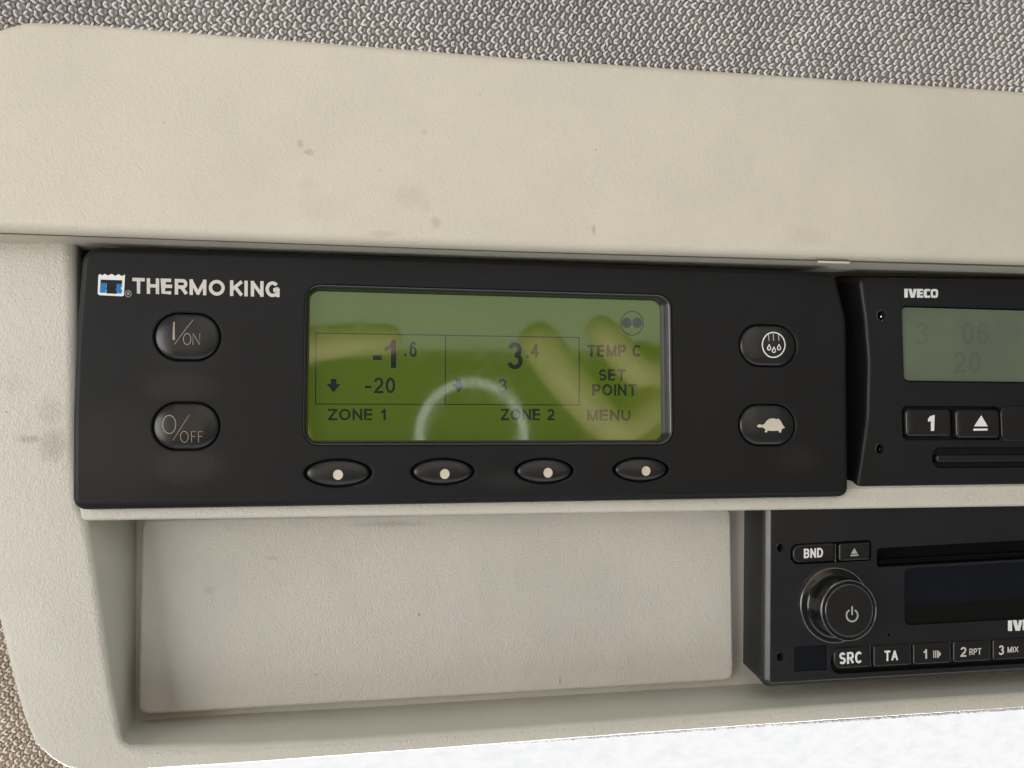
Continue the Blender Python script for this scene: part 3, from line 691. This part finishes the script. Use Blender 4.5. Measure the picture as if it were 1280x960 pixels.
# ================================================================== WHAT THE GREEN SCREEN MIRRORS: phone and hands in front of the console
def at_mirror(px, py, y):                    # place of a thing at depth y that the flat screen mirrors at a photo point
    p = U(px, py, 2*YL-y); return Vector((p.x, y, p.y))
BACK, GROW = 50, 1.13                        # phone and hands stand this far behind the lens
rx, ryv, fz_ = Vector((1,0,0)), Vector((0,0,1)), Vector((0,1,0))
M_phone = plastic('dark_phone_case', (.012,.013,.014), .4, 0, 0, .4, .05)
M_ring = plastic('pale_case_ring', (.86,.87,.84), .5, 0, 0, .4, .03)
M_skin = plastic('skin', (.52,.37,.22), .5, .06, 900, .4, .10)
pc3 = at_mirror(590, 543, -197-BACK)
phone = thing('phone', 'dark phone with pale ring facing the screen, seen only mirrored', 'phone', pc3)
def oriented(shape2d, prof):
    bm = lofted(shape2d, prof)
    for v_ in bm.verts:
        q = v_.co.copy(); v_.co = pc3+rx*q.x+ryv*q.z+fz_*(-q.y)
    return bm
obj('case', oriented(RR(0,0,160*GROW,77*GROW,12), rnd(0, 2.0, 4, 9)), M_phone, phone)
bm = bmesh.new(); loft(bm, EL(0,0,29*GROW,29*GROW,64), [(0,.1),(0,-.5),(5,-.5),(5,.1)], back=False, front=False)
for v_ in bm.verts:
    q = v_.co.copy(); v_.co = pc3+rx*q.x+ryv*q.z+fz_*(-q.y)
obj('ring', bm, M_ring, phone, smooth=30)
def hand(name, chains, label):
    vs = []; es = []; rs = []; idx = {}
    for ch in chains:
        prev = None
        for p, r in ch:
            key = tuple(round(c, 2) for c in p)
            if key not in idx: idx[key] = len(vs); vs.append(p*S); rs.append(r*GROW*S)
            if prev is not None: es.append((prev, idx[key]))
            prev = idx[key]
    me = bpy.data.meshes.new(name); me.from_pydata(vs, es, []); o = bpy.data.objects.new(name, me); COL.objects.link(o)
    me.materials.append(M_skin)
    md = o.modifiers.new('skin', 'SKIN'); md.use_smooth_shade = True
    for k, sv in enumerate(me.skin_vertices[0].data): sv.radius = (rs[k], rs[k]); sv.use_root = (k == 0)
    sb = o.modifiers.new('sub', 'SUBSURF'); sb.levels = sb.render_levels = 2
    tag(o, label, 'hand'); return o
def A(px, py, y): return at_mirror(px, py, y-BACK)
wr, pm = A(925,520,-245), A(852,535,-215); fore = A(985,500,-330)
kn = [A(815,455,-204), A(835,490,-204), A(842,520,-205), A(846,552,-207)]
hand('hand', [[(fore,30),(wr,24),(pm,24)],
  [(pm,24),(kn[0],11),(A(800,470,-192),10),(A(762,424,-185),9.2),(A(736,398,-184),8.6)],
  [(pm,24),(kn[1],12),(A(770,545,-189),11.5),(A(705,470,-183),11.5),(A(657,405,-183),11)],
  [(pm,24),(kn[2],10.5),(A(815,560,-190),9.4),(A(775,600,-184),8.6),(A(740,620,-184),8)],
  [(pm,24),(kn[3],9.5),(A(830,610,-192),8),(A(800,640,-187),7.2),(A(775,650,-187),6.8)],
  [(pm,24),(A(840,470,-222),11),(A(800,440,-222),10),(A(760,470,-222),9)]], 'bare right hand gripping the phone, seen only mirrored')
wl, pl = A(190,560,-245), A(252,550,-216); fl = A(140,560,-330)
kl = [A(310,470,-206), A(300,520,-212), A(300,555,-214), A(305,590,-214)]
hand('hand', [[(fl,30),(wl,24),(pl,24)],
  [(pl,24),(kl[0],11.5),(A(375,432,-192),10),(A(440,424,-186),9),(A(505,424,-185),8.2)],
  [(pl,24),(kl[1],11),(A(345,540,-220),9.5),(A(390,545,-222),8.8),(A(420,548,-222),8.2)],
  [(pl,24),(kl[2],10.5),(A(345,575,-220),9.2),(A(385,580,-222),8.4),(A(410,582,-222),7.8)],
  [(pl,24),(kl[3],9.5),(A(345,605,-220),8),(A(375,610,-222),7.2),(A(395,612,-222),6.8)],
  [(pl,24),(A(270,470,-225),11),(A(330,455,-226),10),(A(380,465,-226),9)]], 'bare left hand with finger along the phone top, seen only mirrored')
